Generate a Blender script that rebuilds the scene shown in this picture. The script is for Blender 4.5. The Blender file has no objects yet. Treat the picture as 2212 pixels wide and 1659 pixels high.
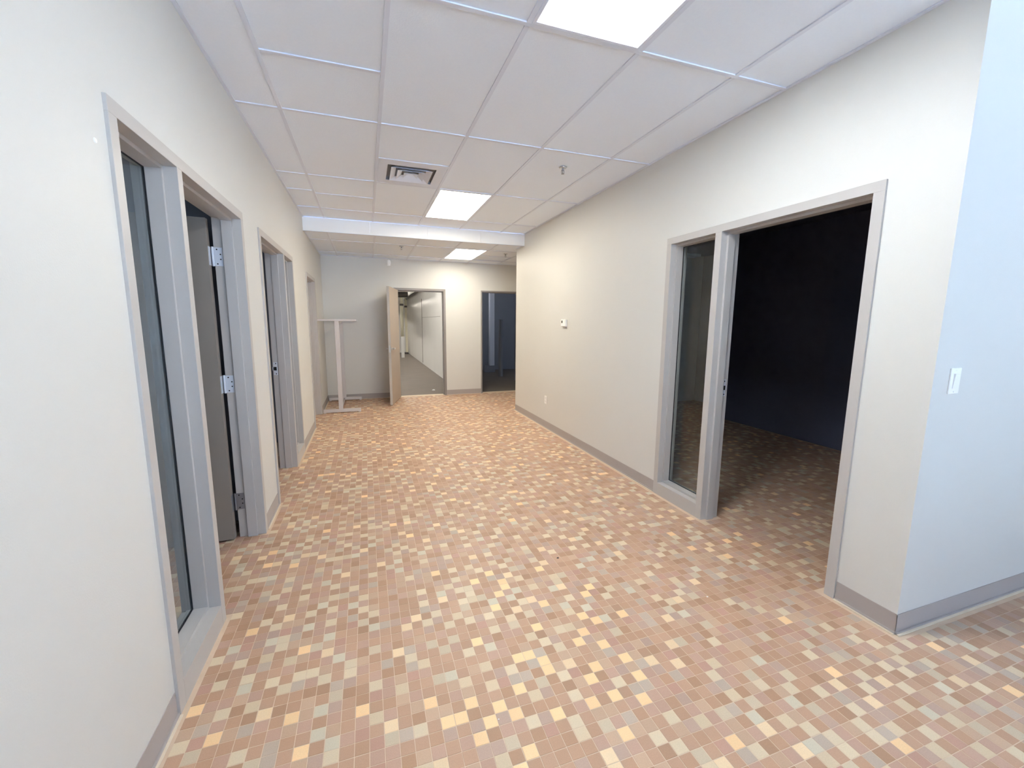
import bpy, bmesh, math, random
from mathutils import Vector, Matrix
import numpy as np
random.seed(7)
sc = bpy.context.scene
C = sc.collection

# ------------------------------------------------------------------ camera
CAMZ = 1.46
F_PX, YAW, PITCH, ROLL = 906.36, .3325, -.1447, .0073
cy, sy, cp, sp = math.cos(YAW), math.sin(YAW), math.cos(PITCH), math.sin(PITCH)
FW = Vector((sy*cp, cy*cp, sp)); RT = Vector((cy, -sy, 0)); UP = RT.cross(FW)
R_ = math.cos(ROLL)*RT + math.sin(ROLL)*UP
U_ = -math.sin(ROLL)*RT + math.cos(ROLL)*UP
cam = bpy.data.cameras.new('camera'); camo = bpy.data.objects.new('camera', cam); C.objects.link(camo)
M = Matrix((R_, U_, -FW)).transposed().to_4x4(); M.translation = (0, 0, CAMZ)
camo.matrix_world = M
cam.sensor_width = 36; cam.lens = F_PX/2212*36; cam.clip_start = .02; cam.clip_end = 200
sc.camera = camo
# ------------------------------------------------------------------ view / world
sc.view_settings.view_transform = 'Standard'; sc.view_settings.look = 'None'
sc.view_settings.gamma = 1; sc.view_settings.use_curve_mapping = False
sc.view_settings.exposure = 1.52
sc.cycles.max_bounces = 12; sc.cycles.diffuse_bounces = 8; sc.cycles.transparent_max_bounces = 12
SKY = 1.7          # daylight outside the lobby's shop front
LAMP = 11.0        # lit ceiling panels
w = bpy.data.worlds.new('sky'); sc.world = w; w.use_nodes = True
bg = w.node_tree.nodes['Background']; bg.inputs[0].default_value = (.55, .70, 1.0, 1); bg.inputs[1].default_value = SKY

sun = bpy.data.lights.new('sun', 'SUN'); sun.energy = 52; sun.angle = .01; sun.color = (.58, .73, 1.0)
suno = bpy.data.objects.new('sun', sun); C.objects.link(suno)
suno.rotation_euler = Vector((.25, .5, .8)).to_track_quat('Z', 'Y').to_euler()      # high behind the building: lights the paving, never enters
# ------------------------------------------------------------------ measures
XL, XR, YB = -.724, 2.331, 8.39
ZC, ZC2, YS, YE, YC = 2.794, 2.628, 6.222, 6.572, 1.117
T = .138                    # wall thickness
YF = -5.0                   # shop front behind the camera
XE = 6.4                    # far side of the lobby

# ------------------------------------------------------------------ helpers
def mat(name, col, rough=.6, metal=0, bump=None, emis=None, spec=.5, mott=None):
    m = bpy.data.materials.new(name); m.use_nodes = True
    nt = m.node_tree; b = nt.nodes['Principled BSDF']
    b.inputs['Base Color'].default_value = (*col, 1); b.inputs['Roughness'].default_value = rough
    b.inputs['Metallic'].default_value = metal; b.inputs['Specular IOR Level'].default_value = spec
    tc = nt.nodes.new('ShaderNodeNewGeometry')
    if bump:
        n = nt.nodes.new('ShaderNodeTexNoise'); n.inputs['Scale'].default_value = bump[0]; n.inputs['Detail'].default_value = 3
        bp = nt.nodes.new('ShaderNodeBump'); bp.inputs['Strength'].default_value = bump[1]; bp.inputs['Distance'].default_value = bump[2]
        nt.links.new(tc.outputs['Position'], n.inputs['Vector'])
        nt.links.new(n.outputs['Fac'], bp.inputs['Height']); nt.links.new(bp.outputs[0], b.inputs['Normal'])
    if mott:
        n = nt.nodes.new('ShaderNodeTexNoise'); n.inputs['Scale'].default_value = mott[0]; n.inputs['Detail'].default_value = 4
        mx = nt.nodes.new('ShaderNodeMix'); mx.data_type = 'RGBA'
        mx.inputs[6].default_value = (*[c*(1-mott[1]) for c in col], 1); mx.inputs[7].default_value = (*[min(1, c*(1+mott[1])) for c in col], 1)
        nt.links.new(tc.outputs['Position'], n.inputs['Vector'])
        nt.links.new(n.outputs['Fac'], mx.inputs[0]); nt.links.new(mx.outputs[2], b.inputs['Base Color'])
    if emis:
        b.inputs['Emission Color'].default_value = (*emis[0], 1); b.inputs['Emission Strength'].default_value = emis[1]
    return m

def S(r, g, b):             # sRGB 0..255 to linear
    f = lambda c: (c/255)/12.92 if c/255 <= .04045 else ((c/255+.055)/1.055)**2.4
    return (f(r), f(g), f(b))

m_wall = mat('wall_paint', S(215, 214, 209), .48, bump=(220, .25, .0015), mott=(3, .012))
m_ceil = mat('ceiling_tile_white', S(236, 244, 255), .85, bump=(160, .35, .002), mott=(60, .02))
m_tee = mat('painted_steel_white', S(222, 229, 242), .38)
m_bulk = mat('bulkhead_white', S(240, 240, 240), .6)
m_frame = mat("frame_taupe", S(188, 184, 180), .38, bump=(90, .08, .001))
m_door = mat('door_taupe', S(176, 161, 146), .45, mott=(2, .02))
m_frame2 = mat('frame_grey', S(146, 141, 138), .4)
m_hinge = mat('satin_hinge', S(214, 220, 230), .4, .25)
m_edge = mat('door_edge', S(176, 168, 158), .5)
m_base = mat('vinyl_base', S(172, 164, 160), .45)
m_caulk = mat('caulk', S(222, 208, 186), .7)
m_grout = mat('grout', S(214, 190, 165), .85, mott=(14, .10), bump=(300, .3, .001))
m_chrome = mat('brushed_steel', (.62, .64, .67), .28, 1)
m_zinc = mat('dull_steel', S(150, 152, 158), .45, .8)
m_dark = mat('dark_hole', (.01, .01, .012), .8)
m_white = mat('white_plastic', S(244, 244, 242), .35)
m_gasket = mat('black_gasket', (.012, .014, .018), .5)
m_screen = mat('thermostat_screen', S(70, 76, 66), .2)
m_table = mat('table_taupe', S(208, 203, 202), .45)
m_wh = mat('warehouse_wall', S(218, 214, 206), .7, bump=(40, .2, .003), mott=(1.6, .06))
m_whf = mat('warehouse_floor', S(112, 102, 92), .75, mott=(3, .14), bump=(40, .3, .004))
m_joint = mat('joint_line', S(150, 142, 132), .8)
m_steel = mat('galvanised_dark', S(96, 90, 84), .55, .3)
m_cream = mat('cream_paint', S(224, 216, 188), .6)
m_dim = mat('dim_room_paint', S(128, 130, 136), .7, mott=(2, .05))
m_darkroom = mat('dark_room_shade', S(100, 102, 122), .75, mott=(2, .05))  # the room's darkness is put into the wall colour
m_darknorth = mat('dark_room_lit_tone', S(214, 214, 216), .6)  # same room, lightened: hall light falling on this wall is in the colour
m_leafa = mat('door_taupe_shaded', S(146, 138, 130), .5, mott=(2, .02))  # door taupe darkened: shade on the first open leaf is in the colour
m_lobbyfloor = mat('outdoor_paving', (.5, .5, .49), .8, mott=(1.5, .1))
m_thresh = mat('threshold_strip', S(214, 198, 172), .5)
m_paper = mat('paper_white', (.85, .85, .82), .7)
m_chip = mat('dark_chip', S(70, 60, 58), .7)
m_lamp = mat('lamp_diffuser', (.9, .9, .88), .5, emis=((1.0, .93, .78), LAMP*.76))
m_lamp3 = mat('lamp_diffuser_far', (.9, .9, .88), .5, emis=((1.0, .92, .76), LAMP*.62))
m_unlit = mat('lamp_diffuser_unlit', (.8, .8, .8), .5)
m_lamp1 = mat('lamp_diffuser_cool', (.9, .9, .88), .5, emis=((.90, .95, 1.0), LAMP*2.3))
EDGE = m_lamp1
m_tube = mat('tube_light', (.9, .9, .9), .5, emis=((1.0, .98, .94), 72))
m_tube2 = mat('tube_light_dim', (.9, .9, .9), .5, emis=((.92, .94, 1.0), 14.0))

# the near panel glows most at its middle and fades to its edges
nt = EDGE.node_tree; pb = nt.nodes['Principled BSDF']; tcn = nt.nodes.new('ShaderNodeTexCoord'); sx_ = nt.nodes.new('ShaderNodeSeparateXYZ')
nt.links.new(tcn.outputs['Generated'], sx_.inputs[0])
def mth1(op, a, b):
    q = nt.nodes.new('ShaderNodeMath'); q.operation = op
    for k, v in enumerate((a, b)):
        if isinstance(v, (int, float)): q.inputs[k].default_value = v
        else: nt.links.new(v, q.inputs[k])
    return q.outputs[0]
e_ = mth1('MULTIPLY', mth1('MULTIPLY', sx_.outputs[0], mth1('SUBTRACT', 1.0, sx_.outputs[0])), mth1('MULTIPLY', sx_.outputs[1], mth1('SUBTRACT', 1.0, sx_.outputs[1])))
e_ = mth1('POWER', mth1('MULTIPLY', e_, 16.0), 1.2)
nt.links.new(mth1('ADD', mth1('MULTIPLY', e_, LAMP*4.2), .46), pb.inputs['Emission Strength'])

# glass: thin pane, clear with a faint tint and a mirror layer
m_glass = bpy.data.materials.new('thin_glass'); m_glass.use_nodes = True
nt = m_glass.node_tree; nt.nodes.clear()
o = nt.nodes.new('ShaderNodeOutputMaterial'); tr = nt.nodes.new('ShaderNodeBsdfTransparent'); gl = nt.nodes.new('ShaderNodeBsdfGlossy')
tr.inputs[0].default_value = (.92, .95, .95, 1); gl.inputs[0].default_value = (.9, .95, 1, 1); gl.inputs[1].default_value = .02
ge = nt.nodes.new('ShaderNodeNewGeometry'); dt = nt.nodes.new('ShaderNodeVectorMath'); dt.operation = 'DOT_PRODUCT'
def mth(op, a, b=None):
    q = nt.nodes.new('ShaderNodeMath'); q.operation = op
    for k, v in enumerate((a, b)):
        if v is None: continue
        if isinstance(v, (int, float)): q.inputs[k].default_value = v
        else: nt.links.new(v, q.inputs[k])
    return q.outputs[0]
nt.links.new(ge.outputs['Normal'], dt.inputs[0]); nt.links.new(ge.outputs['Incoming'], dt.inputs[1])
c_ = mth('SUBTRACT', 1.0, mth('ABSOLUTE', dt.outputs['Value']))
fz = mth('ADD', mth('MULTIPLY', mth('POWER', c_, 5.0), .95), .045)
mx = nt.nodes.new('ShaderNodeMixShader'); nt.links.new(fz, mx.inputs[0])
nt.links.new(tr.outputs[0], mx.inputs[1]); nt.links.new(gl.outputs[0], mx.inputs[2]); nt.links.new(mx.outputs[0], o.inputs[0])

# floor tile material: per-tile colour attribute plus fine grain
m_tile = bpy.data.materials.new('quarry_tile'); m_tile.use_nodes = True
nt = m_tile.node_tree; b = nt.nodes['Principled BSDF']
at = nt.nodes.new('ShaderNodeAttribute'); at.attribute_name = 'tile_col'
geo = nt.nodes.new('ShaderNodeNewGeometry')
n1 = nt.nodes.new('ShaderNodeTexNoise'); n1.inputs['Scale'].default_value = 260; n1.inputs['Detail'].default_value = 3
n2 = nt.nodes.new('ShaderNodeTexNoise'); n2.inputs['Scale'].default_value = 2.2; n2.inputs['Detail'].default_value = 3
mr = nt.nodes.new('ShaderNodeMapRange'); mr.inputs[3].default_value = .86; mr.inputs[4].default_value = 1.12
mr2 = nt.nodes.new('ShaderNodeMapRange'); mr2.inputs[3].default_value = .90; mr2.inputs[4].default_value = 1.08
ml = nt.nodes.new('ShaderNodeMath'); ml.operation = 'MULTIPLY'
vm = nt.nodes.new('ShaderNodeVectorMath'); vm.operation = 'SCALE'
nt.links.new(geo.outputs['Position'], n1.inputs['Vector']); nt.links.new(geo.outputs['Position'], n2.inputs['Vector'])
nt.links.new(n1.outputs['Fac'], mr.inputs[0]); nt.links.new(n2.outputs['Fac'], mr2.inputs[0])
nt.links.new(mr.outputs[0], ml.inputs[0]); nt.links.new(mr2.outputs[0], ml.inputs[1])
nt.links.new(at.outputs['Color'], vm.inputs[0]); nt.links.new(ml.outputs[0], vm.inputs['Scale'])
nt.links.new(vm.outputs[0], b.inputs['Base Color'])
b.inputs['Roughness'].default_value = .48; b.inputs['Specular IOR Level'].default_value = .45
bmp = nt.nodes.new('ShaderNodeBump'); bmp.inputs['Strength'].default_value = .25; bmp.inputs['Distance'].default_value = .0008
nt.links.new(n1.outputs['Fac'], bmp.inputs['Height']); nt.links.new(bmp.outputs[0], b.inputs['Normal'])


class MB:
    """collects boxes, cylinders and prisms; build() links them as one mesh object"""
    def __init__(s): s.v = []; s.f = []; s.mi = []
    def add(s, vs, fs, k=0):
        n = len(s.v); s.v += [tuple(v) for v in vs]; s.f += [tuple(i+n for i in f) for f in fs]; s.mi += [k]*len(fs)
    def box(s, x0, x1, y0, y1, z0, z1, k=0):
        x0, x1 = sorted((x0, x1)); y0, y1 = sorted((y0, y1)); z0, z1 = sorted((z0, z1))
        s.add([(x0,y0,z0),(x1,y0,z0),(x1,y1,z0),(x0,y1,z0),(x0,y0,z1),(x1,y0,z1),(x1,y1,z1),(x0,y1,z1)],
              [(0,3,2,1),(4,5,6,7),(0,1,5,4),(1,2,6,5),(2,3,7,6),(3,0,4,7)], k)
        return s
    def cyl(s, p, q, r, r2=None, n=16, k=0):
        p, q = Vector(p), Vector(q); r2 = r if r2 is None else r2
        d = (q-p).normalized(); a = d.orthogonal().normalized(); c = d.cross(a)
        vs = []
        for i in range(n):
            t = 2*math.pi*i/n; vs.append(p+(a*math.cos(t)+c*math.sin(t))*r)
        for i in range(n):
            t = 2*math.pi*i/n; vs.append(q+(a*math.cos(t)+c*math.sin(t))*r2)
        fs = [(i, (i+1) % n, (i+1) % n+n, i+n) for i in range(n)] + [tuple(range(n-1, -1, -1)), tuple(range(n, 2*n))]
        s.add(vs, fs, k); return s
    def prism(s, a, b, k=0):     # a, b: matching rings
        n = len(a)
        s.add(list(a)+list(b), [(i, (i+1) % n, (i+1) % n+n, i+n) for i in range(n)] + [tuple(range(n-1, -1, -1)), tuple(range(n, 2*n))], k); return s
    def build(s, name, m, parent=None, bevel=0, smooth=False):
        me = bpy.data.meshes.new(name); me.from_pydata(s.v, [], s.f); me.update()
        ms = m if isinstance(m, (list, tuple)) else [m]
        for q in ms: me.materials.append(q)
        if len(ms) > 1:
            for p, k in zip(me.polygons, s.mi): p.material_index = k
        bm = bmesh.new(); bm.from_mesh(me); bmesh.ops.recalc_face_normals(bm, faces=bm.faces[:]); bm.to_mesh(me); bm.free()
        if smooth:
            for p in me.polygons: p.use_smooth = len(p.vertices) == 4
        o = bpy.data.objects.new(name, me); C.objects.link(o)
        if parent is not None: o.parent = parent
        if bevel:
            b = o.modifiers.new('edge', 'BEVEL'); b.width = bevel; b.segments = 2; b.limit_method = 'ANGLE'
        return o

def tag(o, label=None, cat=None, group=None, kind=None):
    if label: o['label'] = label
    if cat: o['category'] = cat
    if group: o['group'] = group
    if kind: o['kind'] = kind
    return o
def struct(o, label=None): return tag(o, label, None, None, 'structure')
def empty(name, loc):
    o = bpy.data.objects.new(name, None); C.objects.link(o); o.location = loc; o.empty_display_size = .1
    return o
def thing(name, loc, label, cat, group=None): return tag(empty(name, loc), label, cat, group)
def rel(o, root):            # parts are modelled in world coordinates: keep them in place under their root
    o.parent = root; o.matrix_parent_inverse = Matrix.Translation(-Vector(root.location)); return o
def rb(mb, name, m, root, **k):
    return rel(mb.build(name, m, **k), root)

# ------------------------------------------------------------------ outside light: portals at the shop front
wins = [(-.35, 1.45), (1.6, 3.6), (3.75, 5.75)]
for i, (a, c) in enumerate(wins):
    l = bpy.data.lights.new('window_portal', 'AREA'); l.shape = 'RECTANGLE'; l.size = c-a; l.size_y = 2.3
    l.cycles.is_portal = True
    lo = bpy.data.objects.new('window_portal', l); C.objects.link(lo); lo.location = ((a+c)/2, YF-.2, 1.3); lo.rotation_euler = (math.radians(90), 0, 0)

# ------------------------------------------------------------------ shell
gnd = struct(MB().box(-30, 36, -45, YF-.15, -.2, -.03).build('ground', m_lobbyfloor), 'grey paving outside the shop front')

floor = MB().box(-4.6, XE+.2, YF-.15, YB+.02, -.2, -.0010).build('floor', m_grout)
struct(floor, 'small square brown, tan and peach quarry tiles with pale joints')
cfloor = struct(MB().box(-4.6, XE+.2, YB+.02, 21.4, -.2, -.004).build('floor', m_whf), 'worn grey brown concrete floor beyond the doorways in the end wall')

def wall_open(name, along, lo, hi, ops, d0, d1, zt, m, label=None):
    """wall box along x or y from lo to hi, between d0 and d1 across, with openings (a, b, top)"""
    mb = MB()
    B = (lambda a, c, z0, z1: mb.box(d0, d1, a, c, z0, z1)) if along == 'y' else (lambda a, c, z0, z1: mb.box(a, c, d0, d1, z0, z1))
    p = lo
    for a, c, z0, z1 in sorted(ops):
        B(p, a, 0, zt); B(a, c, z1, zt)
        if z0 > 0: B(a, c, 0, z0)
        p = c
    B(p, hi, 0, zt)
    return struct(mb.build(name, m), label)

ZT = 3.0
wall_open('wall_left', 'y', YF, YB+T, [(1.72, 3.17, 0, 2.115), (3.65, 5.11, 0, 2.115), (6.235, 7.175, 0, 2.085)], XL-T, XL, ZT, m_wall,
          'long cream wall with a row of taupe framed doorways')
wall_open('wall_right', 'y', YC, YE, [(1.415, 2.892, 0, 2.115)], XR, XR+T, ZT, m_wall, 'pale wall with thermostat and wide taupe doorway')
struct(MB().box(XR+T, XE, YC, YC+T, 0, ZT).build('wall_corner', m_wall), 'bluish lit wall turning the corner, with a light switch')
wall_open('wall_back', 'x', XL-T, 5.6, [(.54, 1.47, 0, 2.075), (2.24, 3.14, 0, 2.075)], YB, YB+T, 3.6, m_wall, 'end wall with two doorways')
# lobby behind the camera
struct(MB().box(XE, XE+T, YF, YC+T, 0, ZT).build('wall_lobby', m_wall))
wall_open('wall_front', 'x', XL-T, XE+T, [(a, c, .15, 2.45) for a, c in wins], YF-.15, YF, ZT, m_wall)
for i, (a, c) in enumerate(wins):
    r = struct(empty('window_%d' % (i+1), ((a+c)/2, YF-.075, .15)))
    mb = MB()
    for x in (a, c-.05, (a+c)/2-.025): mb.box(x, x+.05, YF-.13, YF-.03, .15, 2.45)
    for z in (.15, 2.40): mb.box(a+.05, (a+c)/2-.025, YF-.13, YF-.03, z, z+.05); mb.box((a+c)/2+.025, c-.05, YF-.13, YF-.03, z, z+.05)
    rb(mb, 'window_frame', m_zinc, r)
    rb(MB().box(a+.05, (a+c)/2-.025, YF-.085, YF-.079, .2, 2.4).box((a+c)/2+.025, c-.05, YF-.085, YF-.079, .2, 2.4), 'pane', m_glass, r)
# passage to the right behind the right wall, and the dark room
struct(MB().box(5.6, 5.6+T, YE-T, YB+T, 0, ZT).build('wall_passage', m_wall))
struct(MB().box(XR+T, 6.1, YE-T, YE, 0, ZT).build('wall_dark_room_north', m_darknorth), 'dim far wall of the unlit room')
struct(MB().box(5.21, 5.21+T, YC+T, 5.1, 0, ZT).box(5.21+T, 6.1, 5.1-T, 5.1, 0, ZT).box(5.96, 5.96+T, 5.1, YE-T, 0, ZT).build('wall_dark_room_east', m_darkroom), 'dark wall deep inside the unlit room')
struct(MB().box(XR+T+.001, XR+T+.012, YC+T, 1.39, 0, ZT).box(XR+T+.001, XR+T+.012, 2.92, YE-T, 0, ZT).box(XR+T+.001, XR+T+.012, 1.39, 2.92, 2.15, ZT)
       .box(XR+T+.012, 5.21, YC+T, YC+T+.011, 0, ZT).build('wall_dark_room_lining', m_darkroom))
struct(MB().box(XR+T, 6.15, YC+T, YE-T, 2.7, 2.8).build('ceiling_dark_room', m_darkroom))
# rooms behind the left wall, with unseen windows added to brighten them
for (y0, y1, n) in ((-.4, 3.42, 'wall_office_one'), (3.50, 5.60, 'wall_office_two'), (5.68, 8.5, 'wall_office_three')):
    wa, wb = (y0+y1)/2-.55, (y0+y1)/2+.55
    r = struct(empty('window_%d' % {'one': 4, 'two': 5, 'three': 6}[n.split('_')[-1]], (-4.45, (wa+wb)/2, 1.0)))
    rb(MB().box(-4.49, -4.41, wa, wa+.04, 1.0, 2.1).box(-4.49, -4.41, wb-.04, wb, 1.0, 2.1).box(-4.49, -4.41, wa+.04, wb-.04, 1.0, 1.04).box(-4.49, -4.41, wa+.04, wb-.04, 2.06, 2.1), 'window_frame', m_zinc, r)
    rb(MB().box(-4.453, -4.447, wa+.04, wb-.04, 1.04, 2.06), 'pane', m_glass, r)
    l = bpy.data.lights.new('window_portal', 'AREA'); l.shape = 'RECTANGLE'; l.size = wb-wa; l.size_y = 1.1; l.cycles.is_portal = True
    lo = bpy.data.objects.new('window_portal', l); C.objects.link(lo); lo.location = (-4.62, (wa+wb)/2, 1.55); lo.rotation_euler = (math.radians(90), 0, math.radians(-90))
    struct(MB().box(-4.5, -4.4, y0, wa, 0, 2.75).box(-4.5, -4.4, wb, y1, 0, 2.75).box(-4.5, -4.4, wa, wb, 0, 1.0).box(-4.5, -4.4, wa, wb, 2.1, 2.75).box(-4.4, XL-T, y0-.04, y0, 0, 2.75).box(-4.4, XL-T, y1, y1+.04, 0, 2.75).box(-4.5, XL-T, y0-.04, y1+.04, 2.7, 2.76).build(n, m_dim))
# space beyond the end wall
WX = 1.85
wr = struct(MB().box(WX, WX+.15, YB+T, 21, 0, 3.6).build('wall_warehouse', m_wh), 'long off-white panel wall running away behind the open door')
rel(MB().box(WX-.012, WX, 14.98, 15.03, .05, 2.26).box(WX-.006, WX, 11.2, 14.98, 1.612, 1.622).build('panel_joint', m_joint), wr)
struct(MB().box(-4.6, 1.85, 20.9, 21.05, 0, 3.6).box(-4.6, -4.5, YB+T, 20.9, 0, 3.6).build('wall_warehouse_end', m_wh), 'far end wall of the long store room')
struct(MB().box(-4.6, WX, YB+T, 21.05, 3.45, 3.6).build('ceiling_warehouse', m_wh))
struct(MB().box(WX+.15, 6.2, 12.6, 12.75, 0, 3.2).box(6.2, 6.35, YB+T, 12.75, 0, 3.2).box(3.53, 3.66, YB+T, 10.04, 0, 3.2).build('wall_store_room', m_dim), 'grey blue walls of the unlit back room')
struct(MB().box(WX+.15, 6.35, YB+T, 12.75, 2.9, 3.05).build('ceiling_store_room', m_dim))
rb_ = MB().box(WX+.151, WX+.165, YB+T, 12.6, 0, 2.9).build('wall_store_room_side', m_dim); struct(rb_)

# ------------------------------------------------------------------ ceilings
xs = [XL, -.46, .14, .745, 1.335, 1.95, XR]
ceil = struct(MB().box(XL-T, XE+T, YF-.15, YS+.02, ZC+.03, ZC+.12).build('ceiling', m_ceil), 'white lay-in tile ceiling with metal grid')
ceil2 = struct(MB().box(XL-T, 5.7, YS, YB+T, ZC2+.03, ZC2+.12).build('ceiling', m_ceil), 'lower white tile ceiling past the bulkhead')

def tile(x0, x1, y0, y1, z, parent, dz=0, g=.006):
    mb = MB(); c = .004
    a = [(x0+g, y0+g), (x1-g, y0+g), (x1-g, y1-g), (x0+g, y1-g)]
    lo = [(x0+g+c, y0+g+c), (x1-g-c, y0+g+c), (x1-g-c, y1-g-c), (x0+g+c, y1-g-c)]
    mb.add([(p[0], p[1], z+.02) for p in a]+[(p[0], p[1], z+.0062+dz) for p in a]+[(p[0], p[1], z+.0036+dz) for p in lo],
           [(0,1,5,4),(1,2,6,5),(2,3,7,6),(3,0,4,7),(4,5,9,8),(5,6,10,9),(6,7,11,10),(7,4,8,11),(11,10,9,8),(0,3,2,1)])
    return mb.build('ceiling_tile', m_ceil, parent)
def tee(x0, x1, y0, y1, z, parent):
    # exposed grid bar: flange 24 mm wide plus web above
    mb = MB(); h = .012
    if x1-x0 < 1e-6: mb.box(x0-h, x0+h, y0, y1, z-.0035, z+.003).box(x0-.002, x0+.002, y0, y1, z+.003, z+.03)
    else: mb.box(x0, x1, y0-h, y0+h, z-.0035, z+.003).box(x0, x1, y0-.002, y0+.002, z+.003, z+.03)
    return mb.build('grid_bar', m_tee, parent, bevel=.0008)
ybig = [YF, -4.18, -2.94, -1.72, -.49, .745, 1.97, 3.205, 4.475, 5.69, YS]
ymid = {(1, 6): 2.59, (2, 7): 3.845, (1, 8): 5.07, (0, 8): 4.99, (1, 5): 1.36}
XX = xs + [2.56, 3.17, 3.78, 4.39, 5.0, 5.61, 6.22, XE]
lights1 = {(3, 5), (3, 8), (9, 2), (5, 2), (1, 2)}
light_cells = []
for j in range(len(ybig)-1):
    y0, y1 = ybig[j], ybig[j+1]
    cols = range(6) if y0 >= .7 else range(len(XX)-1)
    for i in cols:
        x0, x1 = XX[i], XX[i+1]
        if y0 < .7 and i == 5: x1 = XX[7]
        if y0 < .7 and i == 6: continue
        if (i, j) == (3, 5): tile(x0, x1, y0, 1.355, ZC, ceil); tee(x0+.012, x1-.012, 1.355, 1.355, ZC, ceil); light_cells.append((x0, x1, 1.355, y1, ZC)); continue
        if (i, j) in lights1: light_cells.append((x0, x1, y0, y1, ZC)); continue
        jj = {6: 6, 7: 7, 8: 8, 5: 5}.get(j)
        ym = ymid.get((i, j))
        if ym:
            if (i, j) == (2, 7):
                tile(x0, x1, y0, ym, ZC, ceil); vent = (x0, x1, ym, y1)
            else:
                tile(x0, x1, y0, ym, ZC, ceil); tile(x0, x1, ym, y1, ZC, ceil, .004 if (i, j) == (0, 8) else 0)
            tee(x0+.012, x1-.012, ym, ym, ZC, ceil)
        else: tile(x0, x1, y0, y1, ZC, ceil)
    for i in cols:
        if y0 < .7 and i in (0,): pass
        if i == 0: continue
        if y0 < .7 and i == 6: continue
        tee(XX[i], XX[i], y0+.012, y1-.012, ZC, ceil)
    if j: tee(XX[0], XR if y0 > .7 else XE, y0, y0, ZC, ceil)
tile(XR, XE, .745, YC, ZC, ceil)
# wall angles
rel(MB().box(XL, XL+.02, YF, YS, ZC-.003, ZC+.002).box(XR-.02, XR, YC, YS, ZC-.003, ZC+.002).box(XL+.02, XR-.02, YS-.02, YS, ZC-.003, ZC+.002).box(XR, XE, YC-.02, YC, ZC-.003, ZC+.002).build('wall_angle', m_tee), ceil)
# lower ceiling
xs2 = [XL, -.44, .165, .77, 1.385, 1.94, 2.55, 3.16, 3.77, 4.38, 5.0, 5.6]
ys2 = [YS, 6.84, 7.97, YB]
for j in range(3):
    for i in range(len(xs2)-1):
        if (i, j) == (4, 1): light_cells.append((xs2[i], xs2[i+1], ys2[j], ys2[j+1], ZC2)); continue
        if i == 5 and j == 1:
            tile(xs2[i], xs2[i+1], ys2[j], 7.42, ZC2, ceil2); tile(xs2[i], xs2[i+1], 7.42, ys2[j+1], ZC2, ceil2, .006); tee(xs2[i]+.012, xs2[i+1]-.012, 7.42, 7.42, ZC2, ceil2); continue
        if j == 0 and xs2[i+1] > XR and xs2[i] < 9:
            tile(xs2[i], xs2[i+1], (YE if xs2[i] > XR else ys2[0]), ys2[1], ZC2, ceil2); continue
        tile(xs2[i], xs2[i+1], ys2[j], ys2[j+1], ZC2, ceil2)
    for i in range(1, len(xs2)-1):
        tee(xs2[i], xs2[i], (YE if (j == 0 and xs2[i] > XR) else ys2[j])+.012, ys2[j+1]-.012, ZC2, ceil2)
    if j: tee(XL, 5.6, ys2[j], ys2[j], ZC2, ceil2)
rel(MB().box(XL, XL+.02, YS, YB-.02, ZC2-.003, ZC2+.002).box(XL, 5.6, YB-.02, YB, ZC2-.003, ZC2+.002).box(XR-.02, XR, YS, YE, ZC2-.003, ZC2+.002).build('wall_angle', m_tee), ceil2)
# bulkhead between the two ceiling heights
bk = struct(empty('trim_1', (.8, YS, ZC2)), 'white bulkhead face stepping down across the hall ceiling')
for a, c in ((XL, .10), (.10, .87), (.87, 1.64), (1.64, XR)):
    rb(MB().box(a+.0006, c-.0006, YS-.012, YS+.01, ZC2-.004, ZC-.004), 'bulkhead_panel', m_bulk, bk, bevel=.001)
rb(MB().box(XL, XR, YS-.016, YS+.02, ZC2-.008, ZC2-.004), 'edge_strip', m_tee, bk)

# ------------------------------------------------------------------ ceiling lights (lit panels)
lab = {ZC: None}
for k, (x0, x1, y0, y1, z) in enumerate(light_cells):
    if z == ZC2: L = 'lit white ceiling panel past the bulkhead, by the end wall'
    elif y0 > 4: L = 'lit white ceiling panel beside the air vent, before the bulkhead'
    elif y0 > .7: L = 'large lit ceiling panel overhead at the top of the view'
    else: L = 'unlit ceiling panel in the lobby behind, %s' % {1: 'beside the cream wall', 5: 'in the middle of the lobby', 9: 'beside the far lobby wall'}[1 if x0 < 0.5 else (5 if x0 < 2.5 else 9)]
    t = thing('ceiling_light', ((x0+x1)/2, (y0+y1)/2, z), L, 'light', 'flat ceiling light panels')
    g = .013; f = .016
    mb = MB().box(x0+g, x0+g+f, y0+g, y1-g, z-.004, z+.02).box(x1-g-f, x1-g, y0+g, y1-g, z-.004, z+.02)
    mb.box(x0+g+f, x1-g-f, y0+g, y0+g+f, z-.004, z+.02).box(x0+g+f, x1-g-f, y1-g-f, y1-g, z-.004, z+.02)
    rb(mb, 'frame', m_tee, t)
    rb(MB().box(x0+g+f, x1-g-f, y0+g+f, y1-g-f, z+.002, z+.010), 'diffuser', m_lamp3 if z == ZC2 else m_lamp if y0 > 4 else m_lamp1 if y0 > .7 else m_unlit, t)

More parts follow.
